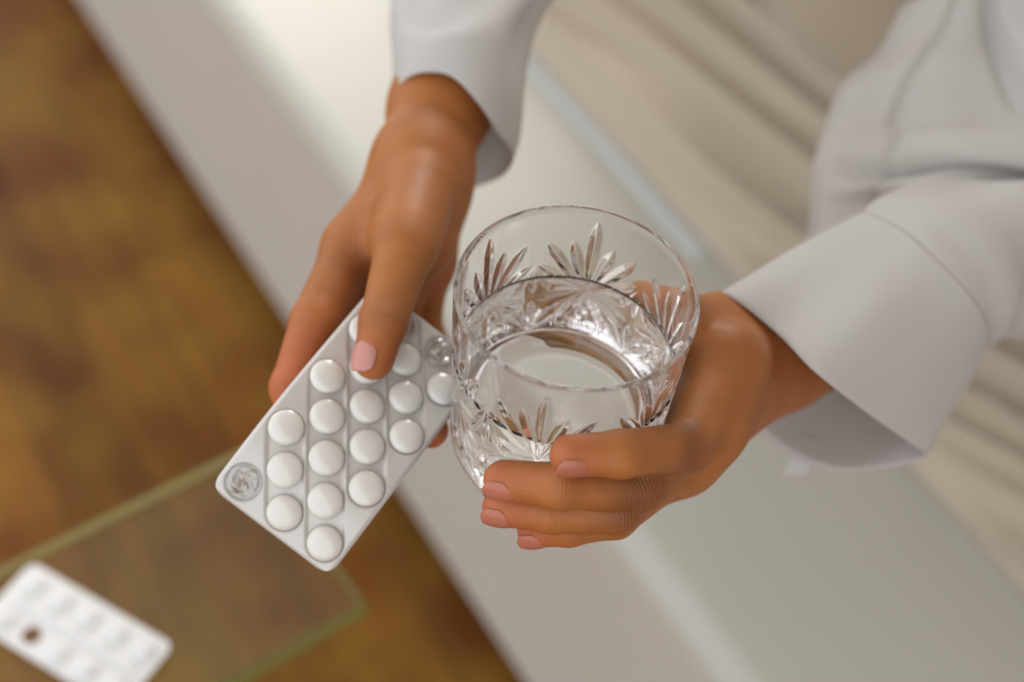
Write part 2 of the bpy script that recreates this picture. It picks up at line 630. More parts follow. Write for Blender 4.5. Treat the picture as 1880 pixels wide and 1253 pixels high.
# ================================================================ tumbler
GTOP = P(1060, 536, 475)
GH = 89.0
GC = np.array([GTOP[0], GTOP[1]])
GZ0 = GTOP[2] - GH
def g_out(h):
    """outer radius at height h above the base"""
    h = np.asarray(h, float)
    r = 38.6 + 2.9 * np.clip((h - 12) / (GH - 12), 0, 1)
    low = np.clip((14 - h) / 14, 0, 1)
    return r - 6.2 * low ** 2.2
STARS, NU = 6, 960
STAR_PH = math.radians(-98)
random.seed(4)
def star_rays():
    R = []
    def ray_(ang, l, w, off=0.0):
        R.append((math.radians(ang), off, l, w))
    ray_(0, 38, 2.4); ray_(16, 28, 2.3); ray_(-16, 28, 2.3); ray_(33, 31, 2.3); ray_(-33, 31, 2.3)
    ray_(52, 25, 2.1); ray_(-52, 25, 2.1); ray_(76, 17, 1.7); ray_(-76, 17, 1.7)
    ray_(180, 27, 2.4); ray_(160, 28, 2.3); ray_(-160, 28, 2.3); ray_(140, 27, 2.1); ray_(-140, 27, 2.1); ray_(122, 22, 1.9); ray_(-122, 22, 1.9); ray_(105, 15, 1.6); ray_(-105, 15, 1.6)
    return R
def cut_depth(phi, h):
    """V-shaped cuts: depth below the outer surface"""
    D = np.zeros_like(phi)
    per = 2 * math.pi / STARS
    def spindle(cx, cy, ang, l, w, dep, D):
        x = ((phi - cx + math.pi) % (2 * math.pi) - math.pi) * 40.0
        y = h - cy
        s = x * math.sin(ang) + y * math.cos(ang)
        t = x * math.cos(ang) - y * math.sin(ang)
        q = np.clip(s / l, 0, 1)
        wid = w * np.clip(4.2 * q * (1 - q) ** 0.75, 0, 1.0) + 1e-4
        on = (s > 0) & (s < l)
        return np.maximum(D, np.where(on, dep * wid / w * np.clip(1 - np.abs(t) / wid, 0, 1), 0))
    for k in range(STARS):
        c = STAR_PH + k * per
        for ang, off, l, w in star_rays():
            D = spindle(c, 45, ang, l, w, 1.35, D)
        c2 = c + per / 2                       # smaller fans between the stars
        for ang in (-34, -17, 0, 17, 34):
            D = spindle(c2, 9, math.radians(ang), 25 - abs(ang) * 0.15, 1.9, 1.0, D)
        for ang in (-20, 0, 20):
            D = spindle(c2, 60, math.radians(180 + ang), 20, 1.7, 0.95, D)
    return D
hs = np.concatenate([np.linspace(0, 12, 34)[:-1], np.linspace(12, 74, 170)[:-1], np.linspace(74, 86, 30)[:-1], np.linspace(86, GH - 1.1, 5)])
ph = np.linspace(0, 2 * math.pi, NU, endpoint=False)
PHI, HH = np.meshgrid(ph, hs)
RR = g_out(HH) - cut_depth(PHI, HH)
gv = np.stack([RR * np.cos(PHI), RR * np.sin(PHI), HH], -1).reshape(-1, 3)
FLOOR_H, TH = 12.0, 2.2
def g_in(h):
    r = 36.0 + 3.8 * np.clip((h - FLOOR_H) / (GH - FLOOR_H), 0, 1)
    low = np.clip((FLOOR_H + 7 - h) / 7, 0, 1)
    return r - 7.0 * low ** 2.4
rm, rw_ = (g_out(GH) + g_in(GH)) / 2, (g_out(GH) - g_in(GH)) / 2
prof = [(rm + rw_ * math.cos(t), GH - 1.1 + 1.1 * math.sin(t)) for t in np.linspace(0, math.pi, 16)[1:-1]]
for h in np.concatenate([np.linspace(GH - 1.1, FLOOR_H + 7, 26), np.linspace(FLOOR_H + 7, FLOOR_H, 12)[1:]]):
    prof.append((g_in(h), h))
prof += [(20, FLOOR_H - 0.3), (8, FLOOR_H - 0.4)]
def lathe(prof, nu):
    p = np.linspace(0, 2 * math.pi, nu, endpoint=False)
    return np.concatenate([np.stack([r * np.cos(p), r * np.sin(p), np.full(nu, h)], -1) for r, h in prof])
gv2 = lathe(prof, NU)
gf = grid_faces(NU, len(hs) + len(prof), True)
allv = np.concatenate([gv, gv2])
bot = lathe([(26.0, 0.0), (16.0, 0.0), (8.0, 0.0)], NU)
nb = len(allv)
allv = np.concatenate([allv, bot, [[0, 0, FLOOR_H - 0.4], [0, 0, 0]]])
ct, cb = len(allv) - 2, len(allv) - 1
last = nb - NU
for i in range(NU):
    j = (i + 1) % NU
    gf.append((last + i, last + j, ct))
    gf.append((nb + i, nb + j, j, i))
    gf.append((nb + NU + i, nb + NU + j, nb + j, nb + i))
    gf.append((nb + 2 * NU + i, nb + 2 * NU + j, nb + NU + j, nb + NU + i))
    gf.append((nb + 2 * NU + j, nb + 2 * NU + i, cb))
me = bpy.data.meshes.new('tumbler')
me.from_pydata((allv * MM).tolist(), [], gf)
me.update()
fix_normals(me)
tumbler = link('drinking_glass', me, M['glass'])
tumbler.location = Vector((GC[0], GC[1], GZ0)) * MM
tumbler['label'] = 'cut crystal tumbler with starburst pattern half filled with water'
tumbler['category'] = 'glass'
WL = 55.0
wp = [(g_in(h) + 0.12, h) for h in np.concatenate([np.linspace(FLOOR_H, FLOOR_H + 7, 12), np.linspace(FLOOR_H + 7, WL + 0.15, 16)[1:]])]
wp += [(g_in(WL) - 0.5, WL + 0.04), (g_in(WL) - 1.5, WL), (15, WL)]
wp = [(8, FLOOR_H - 0.5), (20, FLOOR_H - 0.42)] + wp
NW = 192
wv = lathe(wp, NW)
wf = grid_faces(NW, len(wp), True)
wv = np.concatenate([wv, [[0, 0, FLOOR_H - 0.5], [0, 0, WL]]])
for i in range(NW):
    j = (i + 1) % NW
    wf.append((j, i, len(wv) - 2))
    wf.append(((len(wp) - 1) * NW + i, (len(wp) - 1) * NW + j, len(wv) - 1))
me = bpy.data.meshes.new('water')
me.from_pydata((wv * MM).tolist(), [], wf)
me.update()
fix_normals(me)
water = link('water', me, M['water'])
water.location = tumbler.location
water['label'] = 'still clear water filling lower half of the cut tumbler'
water['category'] = 'water'

def glass_sdf(X, Y, Z):
    """outside distance to the tumbler's outer wall (vertical body of revolution)"""
    h = Z - GZ0
    rad = np.sqrt((X - GC[0]) ** 2 + (Y - GC[1]) ** 2)
    d1 = rad - g_out(np.clip(h, 0, GH))
    return np.maximum(d1, np.maximum(-h, h - GH))
def on_glass(x, y, off, back=False):
    """point on the line of sight at distance off from the tumbler's wall"""
    r = ray(x, y)
    ds = np.arange(420, 640, 0.25)
    p = CP + ds[:, None] * r
    d = np.hypot(p[:, 0] - GC[0], p[:, 1] - GC[1]) - g_out(np.clip(p[:, 2] - GZ0, 0, GH)) - off
    s = np.nonzero(d < 0)[0]
    i = (s[-1] if back else s[0]) if len(s) else int(np.argmin(d))
    return p[i]

# ================================================================ blister pack in the hand
BD = 516.0
BX, BY = cam_dir(75, 99, 0), cam_dir(74, -56, 0)      # long and short directions in space
BX = unit(BX); BY = unit(BY - BX * np.dot(BX, BY)); BN = cam_dir(0, 0, 1)
if np.dot(np.cross(BX, BY), BN) > 0:
    pass
BO = P(449, 885, BD)
UU, VV = 24.45, 18.35
_A = np.linspace(-20, 120, 1401)
_TH = 0.60 * (1 - np.exp(-np.maximum(_A - 8, 0) / 28))          # the pack bends away under the thumb
_XF = np.concatenate([[0], np.cumsum(np.cos(_TH[:-1]) * 0.1)]); _XF -= np.interp(0, _A, _XF)
_ZF = np.concatenate([[0], np.cumsum(-np.sin(_TH[:-1]) * 0.1)]); _ZF -= np.interp(0, _A, _ZF)
def b_pt(a, b, z):
    a = np.asarray(a, float)
    th, x, zz = np.interp(a, _A, _TH), np.interp(a, _A, _XF), np.interp(a, _A, _ZF)
    x = x + np.sin(th) * z
    zz = zz + np.cos(th) * z
    return BO + x[..., None] * BX + np.asarray(b, float)[..., None] * BY + zz[..., None] * BN
def b_rot(a):
    th = float(np.interp(a, _A, _TH))
    return Matrix.Rotation(th, 3, Vector(BY)) if np.dot(np.cross(BN, BX), BY) > 0 else Matrix.Rotation(-th, 3, Vector(BY))
blister = empty('blister_pack', 'silvery blister pack of round white pills held in the hand, empty pocket at corner', 'pill pack', BO)
cells = []
for row in range(8):
    if row % 2 == 0:
        cells += [(row / 2, 0), (row / 2, 1), (row / 2, 2)]
    else:
        cells += [(row / 2, 0.5), (row / 2, 1.5)]
EMPTY = {(0.0, 0), (3.5, 0.5)}
EMPTY = {(float(a), float(b)) for a, b in EMPTY}
EMPTY.add((3.5, 1.5))
x0, x1, y0, y1 = -9.0, 3.5 * UU + 7.5, -8.8, 2 * VV + 8.6
columns = {}
for a, b in cells:
    columns.setdefault(round(a + b, 2), []).append((a * UU, b * VV))
def seg_dist(X, Y, p, q):
    p, q = np.array(p), np.array(q)
    d = q - p
    t = np.clip(((X - p[0]) * d[0] + (Y - p[1]) * d[1]) / max(d @ d, 1e-6), 0, 1)
    return np.hypot(X - p[0] - t * d[0], Y - p[1] - t * d[1])
def rounded_rect_grid(x0, x1, y0, y1, r, step):
    """grid squeezed to a rounded rectangle: returns X, Y arrays"""
    nx, ny = int((x1 - x0) / step) + 1, int((y1 - y0) / step) + 1
    X, Y = np.meshgrid(np.linspace(x0, x1, nx), np.linspace(y0, y1, ny))
    cx, cy, hx, hy = (x0 + x1) / 2, (y0 + y1) / 2, (x1 - x0) / 2, (y1 - y0) / 2
    lim = np.where(np.abs(X - cx) > hx - r, hy - r + np.sqrt(np.maximum(r * r - (np.abs(X - cx) - hx + r) ** 2, 0)), hy)
    Y = cy + (Y - cy) * lim / hy
    return X, Y
X, Y = rounded_rect_grid(x0, x1, y0, y1, 5.5, 0.6)
dcol = np.full(X.shape, 99.0)
for c, pts in columns.items():
    pts = sorted(pts)
    dcol = np.minimum(dcol, seg_dist(X, Y, pts[0], pts[-1]))
edge = np.minimum(np.minimum(X - x0, x1 - X), np.minimum(Y - y0, y1 - Y))
Zt = 0.35 + 1.05 * sstep(6.5, 7.1, dcol) * sstep(0.2, 1.3, edge)
ny, nx = X.shape
top = b_pt(X, Y, Zt)
botm = b_pt(X, Y, Zt * 0 - 0.1)
v = np.concatenate([top.reshape(-1, 3), botm.reshape(-1, 3)])
f = [(a, b, c, d) for a, b, c, d in grid_faces(nx, ny)]
N0 = nx * ny
f += [(a + N0, d + N0, c + N0, b + N0) for a, b, c, d in grid_faces(nx, ny)]
ring = [i for i in range(nx)] + [j * nx + nx - 1 for j in range(1, ny)] + [(ny - 1) * nx + i for i in range(nx - 2, -1, -1)] + [j * nx for j in range(ny - 2, 0, -1)]
f += [(ring[i], ring[(i + 1) % len(ring)], ring[(i + 1) % len(ring)] + N0, ring[i] + N0)[::-1] for i in range(len(ring))]
sheet = mesh_obj('foil_sheet', v, f, M['foil'])
keep(sheet, blister)

def dome_mesh(name, prof, n, mat, jitter=0.0, seed=0):
    rnd = random.Random(seed)
    vs, fs = [], []
    for k, (r, z) in enumerate(prof):
        for i in range(n):
            a = 2 * math.pi * i / n
            j = 1 + jitter * (rnd.random() - 0.5)
            vs.append((r * j * math.cos(a) * MM, r * j * math.sin(a) * MM, (z + jitter * 4 * (rnd.random() - 0.5) * (1 if 0 < k else 0)) * MM))
    fs = grid_faces(n, len(prof), True)
    vs.append((0, 0, prof[-1][1] * MM))
    L = (len(prof) - 1) * n
    for i in range(n):
        fs.append((L + i, L + (i + 1) % n, len(vs) - 1))
    me = bpy.data.meshes.new(name)
    me.from_pydata(vs, [], fs)
    fix_normals(me)
    me.materials.append(mat)
    for p in me.polygons:
        p.use_smooth = jitter == 0
    return me
def arcprof(R, z0, z1, n=9, p=2.4):
    return [(R * max(1 - t ** p, 0) ** (1 / p), z0 + (z1 - z0) * t) for t in np.linspace(0, 0.985, n)]
pill_me = dome_mesh('pill', [(3.5, 0.45), (6.0, 0.6), (6.4, 1.1)] + arcprof(6.5, 1.5, 4.5, 12, 2.1), 40, M['pill'])
bub_me = dome_mesh('bubble', [(7.2, 0.42), (6.95, 0.6), (6.8, 1.4)] + arcprof(6.75, 1.9, 5.0, 10, 2.3), 40, M['bubble'])
emp_me = dome_mesh('crushed_bubble', [(7.0, 0.42), (6.7, 0.7), (6.4, 1.7), (5.6, 3.0), (4.2, 3.3), (2.6, 2.6), (1.2, 1.9)], 15, M['bubble_empty'], 0.22, 3)
torn_me = dome_mesh('torn_foil', [(5.6, 0.5), (5.0, 0.9), (3.6, 0.6), (2.0, 0.9), (0.8, 0.7)], 13, M['torn'], 0.2, 8)
brot = Matrix((BX.tolist(), BY.tolist(), BN.tolist())).transposed()
if brot.determinant() < 0:
    brot = Matrix((BY.tolist(), BX.tolist(), BN.tolist())).transposed()
def place(name, me, p, rotm, parent):
    o = bpy.data.objects.new(name, me)
    COL.objects.link(o)
    o.parent = parent
    o.matrix_local = Matrix.Translation((Vector(p) * MM) - parent.location) @ rotm.to_4x4()
    return o
for a, b in cells:
    p = b_pt(a * UU, b * VV, 0)
    brl = b_rot(a * UU) @ brot
    if (float(a), float(b)) in EMPTY:
        o = place('crushed_bubble', emp_me, p, brl @ Matrix.Rotation(a * 2 + b, 3, 'Z'), blister)
        o['label'] = 'crumpled empty clear pocket'
        place('torn_foil', torn_me, p, brl, blister)
    else:
        place('pill', pill_me, p, brl, blister)
        place('bubble', bub_me, p, brl, blister)

# ================================================================ white blister pack lying on the table
q0, q1, q2 = on_z(60, 1033, TZ), on_z(320, 1186, TZ), on_z(-64, 1137, TZ)
cx_ = unit(q1 - q0)
cy_ = np.array([cx_[1], -cx_[0], 0])
LX, LY = np.linalg.norm(q1 - q0), abs(np.dot(q2 - q0, cy_))
pack = empty('blister_pack', 'small white blister pack lying on the glass table top', 'pill pack', q0 + np.array([0, 0, 0.3]))
X, Y = rounded_rect_grid(0, LX, 0, LY, 6, 1.2)
Zt = 0.9 + 2.4 * np.exp(-((Y - LY / 2) / 1.7) ** 2) * sstep(6, 12, X) * sstep(6, 12, LX - X)
ny, nx = X.shape
O2 = q0 + np.array([0, 0, 0.1])
top = O2 + X[..., None] * cx_ + Y[..., None] * cy_ + Zt[..., None] * np.array([0, 0, 1.0])
botm = O2 + X[..., None] * cx_ + Y[..., None] * cy_ + Zt[..., None] * 0
v = np.concatenate([top.reshape(-1, 3), botm.reshape(-1, 3)])
N0 = nx * ny
f = grid_faces(nx, ny) + [(a + N0, d + N0, c + N0, b + N0) for a, b, c, d in grid_faces(nx, ny)]
ring = [i for i in range(nx)] + [j * nx + nx - 1 for j in range(1, ny)] + [(ny - 1) * nx + i for i in range(nx - 2, -1, -1)] + [j * nx for j in range(ny - 2, 0, -1)]
f += [(ring[i], ring[(i + 1) % len(ring)], ring[(i + 1) % len(ring)] + N0, ring[i] + N0)[::-1] for i in range(len(ring))]
o = mesh_obj('foil_sheet', v, f, M['foil_white'])
keep(o, pack)
pk_me = dome_mesh('pocket', [(7.2, 0.8), (6.6, 1.6), (6.0, 3.0)] + arcprof(5.6, 3.4, 5.0, 7, 2.2), 32, M['foil_white'])
hole_me = dome_mesh('pierced_pocket', [(5.6, 0.9), (5.4, 1.15), (3.0, 1.2)], 28, M['hollow'])
prot = Matrix((cx_.tolist(), (-cy_).tolist(), (0, 0, 1))).transposed()
for r, yy in enumerate((LY * 0.235, LY * 0.765)):
    for k in range(5):
        xx = LX * (0.115 + 0.193 * k)
        p = O2 + cx_ * xx + cy_ * yy
        if r == 1 and k == 1:
            o = place('pierced_pocket', hole_me, p, prot, pack)
            o['label'] = 'brown hole where a pill was pushed out'
        else:
            place('pocket', pk_me, p, prot, pack)

# ================================================================ person
person = empty('person', 'person in white shirt and cream dress on the sofa holding pills and water', 'person', sofa_pt(-520, 430, SEAT))

tone_base = np.array(lin((178, 112, 58))[:3])
tone_dark = np.array(lin((120, 70, 42))[:3])
tone_red = np.array(lin((196, 108, 72))[:3])

def build_hand(fingers, palm, arm, lo, hi, carve, cut_p, cut_n, h=0.95, kf=7.0):
    """fingers: list of (points, radii); palm, arm: list of (a, b, ra, rb)"""
    fd = Field(lo, hi, h)
    base = fd.blank()
    for a, b, ra, rb in arm:
        fd.cone(base, a, b, ra, rb, 9.0)
    for a, b, ra, rb in palm:
        fd.cone(base, a, b, ra, rb, 11.0)
    tot = base.copy()
    for pts, rad, k in fingers:
        F = fd.blank()
        for i in range(len(pts) - 1):
            fd.cone(F, pts[i], pts[i + 1], rad[i], rad[i + 1], 2.5)
        tot = smin(tot, smin(base, F, k), 0.9)
    i0, i1 = np.zeros(3, int), fd.n
    Xc, Yc, Zc = fd.coords(i0, i1)
    tot = carve(tot, Xc, Yc, Zc)
    tot[[0, -1]] = 9; tot[:, [0, -1]] = 9; tot[:, :, [0, -1]] = 9
    V, Q = surface_nets(tot, fd.lo, h)
    V = relax(V, Q, 5, 0.5)
    side = (V - cut_p) @ cut_n > 0
    Q = Q[~side[Q].any(1)]
    used = np.unique(Q)
    re = np.full(len(V), -1)
    re[used] = np.arange(len(used))
    return V[used], re[Q]

def tones(V, dark_spots, tips, creases):
    c = np.tile(tone_base, (len(V), 1))
    wr = np.zeros(len(V)); ax = np.zeros(len(V))
    for p, r, s in dark_spots:
        w = np.exp(-(np.linalg.norm(V - p, axis=1) / r) ** 2) * s
        c = c * (1 - w[:, None]) + tone_dark * w[:, None]
    for p, r, s in tips:
        w = np.exp(-(np.linalg.norm(V - p, axis=1) / r) ** 2) * s
        c = c * (1 - w[:, None]) + tone_red * w[:, None]
    for p, d, half, s in creases:
        t = (V - p) @ d
        near = np.linalg.norm(V - p, axis=1)
        w = np.exp(-(t / half) ** 2) * (near < 15) * s
        ax = np.where(w > wr, t, ax)
        wr = np.maximum(wr, w)
    return c, wr, ax

# ---- hand that holds the blister (fingers under it, thumb on top)
W1 = P(802, 200, 612)
rw2 = P(772, 300, 592)
t_cmc, t_mcp, t_ip, t_tip = P(772, 350, 572), P(742, 462, 540), P(704, 590, 524), P(686, 660, 521)
i_mcp, i_pip, i_dip, i_tip = P(650, 455, 575), P(580, 592, 550), P(536, 712, 537), P(552, 795, 531)
m_mcp, m_pip, m_dip, m_tip = P(700, 480, 592), P(640, 640, 582), P(720, 745, 558), P(790, 790, 541)
r_mcp, r_pip, r_dip, r_tip = P(745, 490, 602), P(722, 640, 606), P(775, 700, 586), P(812, 720, 566)
p_mcp, p_pip, p_dip, p_tip = P(785, 480, 608), P(775, 590, 616), P(800, 645, 600), P(822, 660, 582)
rf = [([t_cmc, t_mcp, t_ip, t_tip], [12.5, 11.2, 8.8, 7.6], 9.0),
      ([i_mcp, i_pip, i_dip, i_tip], [11.5, 9.9, 8.2, 7.2], 9.0),
      ([m_mcp, m_pip, m_dip, m_tip], [10.5, 9.2, 8.0, 7.0], 6.0),
      ([r_mcp, r_pip, r_dip, r_tip], [10.5, 8.9, 7.8, 6.8], 6.0),
      ([p_mcp, p_pip, p_dip, p_tip], [10.5, 8.2, 7.0, 6.0], 6.0)]
r_palm = [(rw2, i_mcp, 15, 11.5), (rw2, m_mcp, 15, 11), (rw2, r_mcp, 15, 11.5), (P(790, 330, 600), p_mcp, 14, 12),
          (P(765, 330, 580), P(745, 430, 548), 13, 12), (P(690, 420, 572), P(735, 450, 560), 9, 9),
          (P(790, 360, 592), P(775, 450, 580), 13, 13)]
RF1, RF2 = P(866, 40, 650), P(930, -150, 705)
r_arm = [(W1, rw2, 18.5, 16.5), (P(812, 195, 616), P(790, 300, 598), 18.5, 15), (W1, RF1, 18.5, 22), (P(820, 190, 618), RF1, 18, 22), (RF1, RF2, 22, 27)]
def carve_blister(F, X, Y, Z):
    a = (X - BO[0]) * BX[0] + (Y - BO[1]) * BX[1] + (Z - BO[2]) * BX[2]
    b = (X - BO[0]) * BY[0] + (Y - BO[1]) * BY[1] + (Z - BO[2]) * BY[2]
    n = (X - BO[0]) * BN[0] + (Y - BO[1]) * BN[1] + (Z - BO[2]) * BN[2]
    th = np.interp(a, _XF, _TH).astype(np.float32)
    n = (n - np.interp(a, _XF, _ZF).astype(np.float32)) * np.cos(th)
    a = np.interp(a, _XF, _A).astype(np.float32) - np.sin(th) * n
    box = np.maximum(np.maximum(x0 - 0.3 - a, a - x1 - 0.3), np.maximum(np.maximum(y0 - 0.3 - b, b - y1 - 0.3), np.maximum(-0.35 - n, n - 1.3)))
    F = np.maximum(F, -box)
    for ca, cb_ in cells:
        if (float(ca), float(cb_)) in EMPTY:
            continue
        rad = np.sqrt((a - ca * UU) ** 2 + (b - cb_ * VV) ** 2)
        F = np.maximum(F, -np.maximum(np.maximum(rad - 6.6, n - 4.6), -n))
    return F
pts = np.array([p for pp, _, _ in rf for p in pp] + [W1, rw2, RF1])
rdir = unit(RF1 - W1)
RV, RQ = build_hand(rf, r_palm, r_arm, pts.min(0) - 26, pts.max(0) + 26, carve_blister, W1 + rdir * 42, rdir)

# ---- hand that holds the tumbler
l_i = [P(1332, 668, 524), P(1262, 822, 493), on_glass(1140, 834, 7.9), on_glass(1047, 836, 7.2)]
l_m = [P(1300, 775, 516), P(1172, 893, 488), on_glass(1030, 893, 7.8), on_glass(925, 882, 7.2)]
l_r = [P(1258, 838, 520), P(1132, 936, 492), on_glass(1012, 940, 7.4), on_glass(920, 932, 7.0)]
l_p = [P(1232, 862, 530), P(1130, 950, 507), on_glass(1045, 968, 6.9), on_glass(980, 976, 6.2)]
LW, LW2 = P(1425, 652, 580), P(1375, 660, 566)
l_t = [P(1378, 612, 566), P(1322, 600, 558), on_glass(1245, 578, 9.0, True), on_glass(1180, 552, 8.2, True)]
LF1, LF2 = P(1560, 600, 604), P(1900, 480, 650)
lf = [(l_i, [11.0, 8.9, 7.9, 6.9], 6.0), (l_m, [10.5, 8.9, 7.9, 7.0], 5.0), (l_r, [10.0, 8.4, 7.5, 6.7], 5.0), (l_p, [9.5, 7.6, 6.8, 6.0], 5.0),
      (l_t, [13, 11.0, 9.2, 7.8], 9.0)]
l_palm = [(LW2, l_i[0], 16, 11.5), (LW2, l_m[0], 15, 11.5), (LW2, l_r[0], 14, 11), (P(1390, 700, 572), l_p[0], 14, 10),
          (LW2, l_t[1], 16, 11.5), (l_i[0], P(1318, 620, 548), 11, 11), (l_i[0], l_m[0], 11, 11), (l_m[0], l_r[0], 10.5, 10)]
l_arm = [(LW2, LW, 16, 19.5), (P(1385, 672, 570), P(1430, 668, 584), 16, 18), (LW, LF1, 19.5, 23), (LF1, LF2, 23, 28)]
def carve_glass(F, X, Y, Z):
    return np.maximum(F, -(glass_sdf(X, Y, Z) - 0.25))
pts = np.array([p for pp, _, _ in lf for p in pp] + [LW, LF1])
ldir = unit(LF1 - LW)
LV, LQ = build_hand(lf, l_palm, l_arm, pts.min(0) - 26, pts.max(0) + 26, carve_glass, LW + ldir * 34, ldir)

# ---- one continuous body: hands, forearms, upper arms meeting in the chest
def rot_wr(pts, k):
    return unit(pts[k + 1] - pts[k - 1])
k_r = [(t_ip, 9, 0.5), (P(700, 570, 500), 8, 0.5), (i_mcp + cam_dir(0, 0, 1) * 4, 12, 0.25), (P(655, 490, 556), 10, 0.6)]  # darker at the thumb joint, index base and thumb web
k_l = [(l_i[1] + cam_dir(0, -0.3, 1) * 8, 9, 0.7), (l_m[1] + cam_dir(0, -0.3, 1) * 8, 9, 0.75), (l_r[1] + cam_dir(0, -0.3, 1) * 7, 9, 0.65),
       (P(1268, 782, 486), 5, 0.6), (P(1180, 865, 484), 8, 0.45), (P(1345, 640, 510), 18, 0.25)]
tips_r = [(t_tip, 10, 0.7), (i_tip, 16, 0.7), (i_dip, 15, 0.7), (P(560, 640, 535), 18, 0.5), (m_tip, 14, 0.8), (P(800, 500, 590), 18, 0.5)]
tips_l = [(l_i[3], 10, 0.75), (l_m[3], 11, 0.8), (l_r[3], 12, 0.85), (l_p[3], 13, 0.9), (P(1450, 660, 560), 22, 0.4)]
cr_r = [(t_ip, rot_wr([t_mcp, t_ip, t_tip], 1), 5.0, 0.8)]
cr_l = [(q[1], unit(q[2] - q[0]), 6.0, 1.0) for q in (l_m, l_r)] + [(l_i[1] * 0.82 + l_i[2] * 0.18 + cam_dir(0, -0.3, 1) * 5, unit(l_i[2] - l_i[1]), 6.0, 1.0)] + [(q[2], unit(q[3] - q[1]), 3.0, 0.35) for q in (l_i, l_m, l_r)]
cR, wR, aR = tones(RV, k_r, tips_r, cr_r)
cL, wL, aL = tones(LV, k_l, tips_l, cr_l)
V = np.concatenate([RV, LV]); Q = np.concatenate([RQ, LQ + len(RV)])
cc, ww, aa = np.concatenate([cR, cL]), np.concatenate([wR, wL]), np.concatenate([aR, aL])

def boundary_loop(Q):
    e = np.concatenate([Q[:, [0, 1]], Q[:, [1, 2]], Q[:, [2, 3]], Q[:, [3, 0]]])
    key = set(map(tuple, e.tolist()))
    nxt = {}
    for a, b in e.tolist():
        if (b, a) not in key:
            nxt[b] = a                      # outside direction
    best = []
    seen = set()
    for s in list(nxt):
        if s in seen:
            continue
        loop, cur = [], s
        while cur not in seen and cur in nxt:
            seen.add(cur); loop.append(cur); cur = nxt[cur]
        if len(loop) > len(best):
            best = loop
    return best

chest = sofa_pt(-380, 370, 800)
shoulder_r, shoulder_l = sofa_pt(-185, 320, 870), sofa_pt(-565, 320, 870)
elbow_l = P(2085, 455, 672)
paths = {0: [RF2, P(960, -330, 745), shoulder_r, chest + SD * 60],
         1: [P(1830, 482, 628), elbow_l, shoulder_l, chest - SD * 60]}
scales = [0.95, 1.1, 1.4, 2.4]
faces = [tuple(q) for q in Q.tolist()]
vl = [V]
nv = len(V)
ends = []
for s, (QQ, off) in enumerate(((RQ, 0), (LQ, len(RV)))):
    lp = [i + off for i in boundary_loop(QQ)]
    ringp = V[lp]
    cen = ringp.mean(0)
    prev = lp
    d0 = Vector(unit(paths[s][0] - cen))
    cs = [cen] + paths[s] + [paths[s][-1] * 2 - paths[s][-2]]
    for w_, (c, sc_) in enumerate(zip(paths[s], scales)):
        dl = Vector(unit(unit(cs[w_ + 1] - cs[w_]) + unit(cs[w_ + 2] - cs[w_ + 1])))
        RM = np.array(d0.rotation_difference(dl).to_matrix())
        ids = list(range(nv, nv + len(lp)))
        vl.append(c + ((ringp - cen) @ RM.T) * sc_)
        nv += len(lp)
        n = len(lp)
        for i in range(n):
            faces.append((prev[i], prev[(i + 1) % n], ids[(i + 1) % n], ids[i]))
        prev = ids
    ends.append(prev)
VA = np.concatenate(vl)
pad = nv - len(V)
cc = np.concatenate([cc, np.tile(tone_base, (pad, 1))]); ww = np.concatenate([ww, np.zeros(pad)]); aa = np.concatenate([aa, np.zeros(pad)])
# zip the two chest rings together
A, B = ends[0], ends[1][::-1]
def nearest_start(A, B):
    d = np.linalg.norm(VA[B] - SD * 0 - VA[A[0]], axis=1)
    k = int(np.argmin(d))
    return B[k:] + B[:k]
B = nearest_start(A, B)
i = j = 0
na, nbn = len(A), len(B)
while i < na or j < nbn:
    if j >= nbn or (i < na and (i + 1) / na <= (j + 1) / nbn):
        faces.append((A[i % na], A[(i + 1) % na], B[j % nbn])[::-1]); i += 1
    else:
        faces.append((A[i % na], B[(j + 1) % nbn], B[j % nbn])[::-1]); j += 1
body = mesh_obj('body', VA, faces, M['skin'])
keep(body, person)
ca = body.data.color_attributes.new('tone', 'FLOAT_COLOR', 'POINT')
ca.data.foreach_set('color', np.concatenate([cc, np.ones((len(cc), 1))], 1).astype(np.float32).ravel())
for nm, arr in (('wrinkle', ww), ('axial', aa)):
    at = body.data.attributes.new(nm, 'FLOAT', 'POINT')
    at.data.foreach_set('value', arr.astype(np.float32))

# ---- fingernails
def nail(dip, tip, r, dorsal, mat, half=52, back=0.55, front=0.72, lift=0.35):
    ax = unit(tip - dip)
    up = unit(dorsal - ax * np.dot(dorsal, ax))
    sd = np.cross(ax, up)
    nu, nvn = 17, 15
    pts = []
    for j in range(nvn):
        t = j / (nvn - 1)
        x = -back * r + (back + front) * r * t * 1.0
        wfac = min(1.0, (1 - (max(0, 0.38 - t) / 0.38) ** 2) ** 0.5 + 0.02) * (1 - 0.55 * max(0, (t - 0.72) / 0.28) ** 2.2)
        rad = r * (1 - 0.20 * max(0, x / r) ** 2.0) + lift * (0.35 + 0.65 * min(1, t * 3))
        for i in range(nu):
            a = math.radians(half) * (2 * i / (nu - 1) - 1) * wfac
            rr_ = rad - 0.25 * (abs(2 * i / (nu - 1) - 1) ** 3)
            pts.append(tip + ax * x + (up * math.cos(a) + sd * math.sin(a)) * rr_)
    o = mesh_obj('fingernail', pts, grid_faces(nu, nvn), mat)
    solidify(o, 0.5, 0.0)
    keep(o, person)
    return o
def radial(p):
    d = np.array([p[0] - GC[0], p[1] - GC[1], 0])
    return unit(d)
nail(t_ip, t_tip, 7.7, cam_dir(-0.62, 0.12, 0.78), M['nail_pale'], 50, 0.6, 0.85)
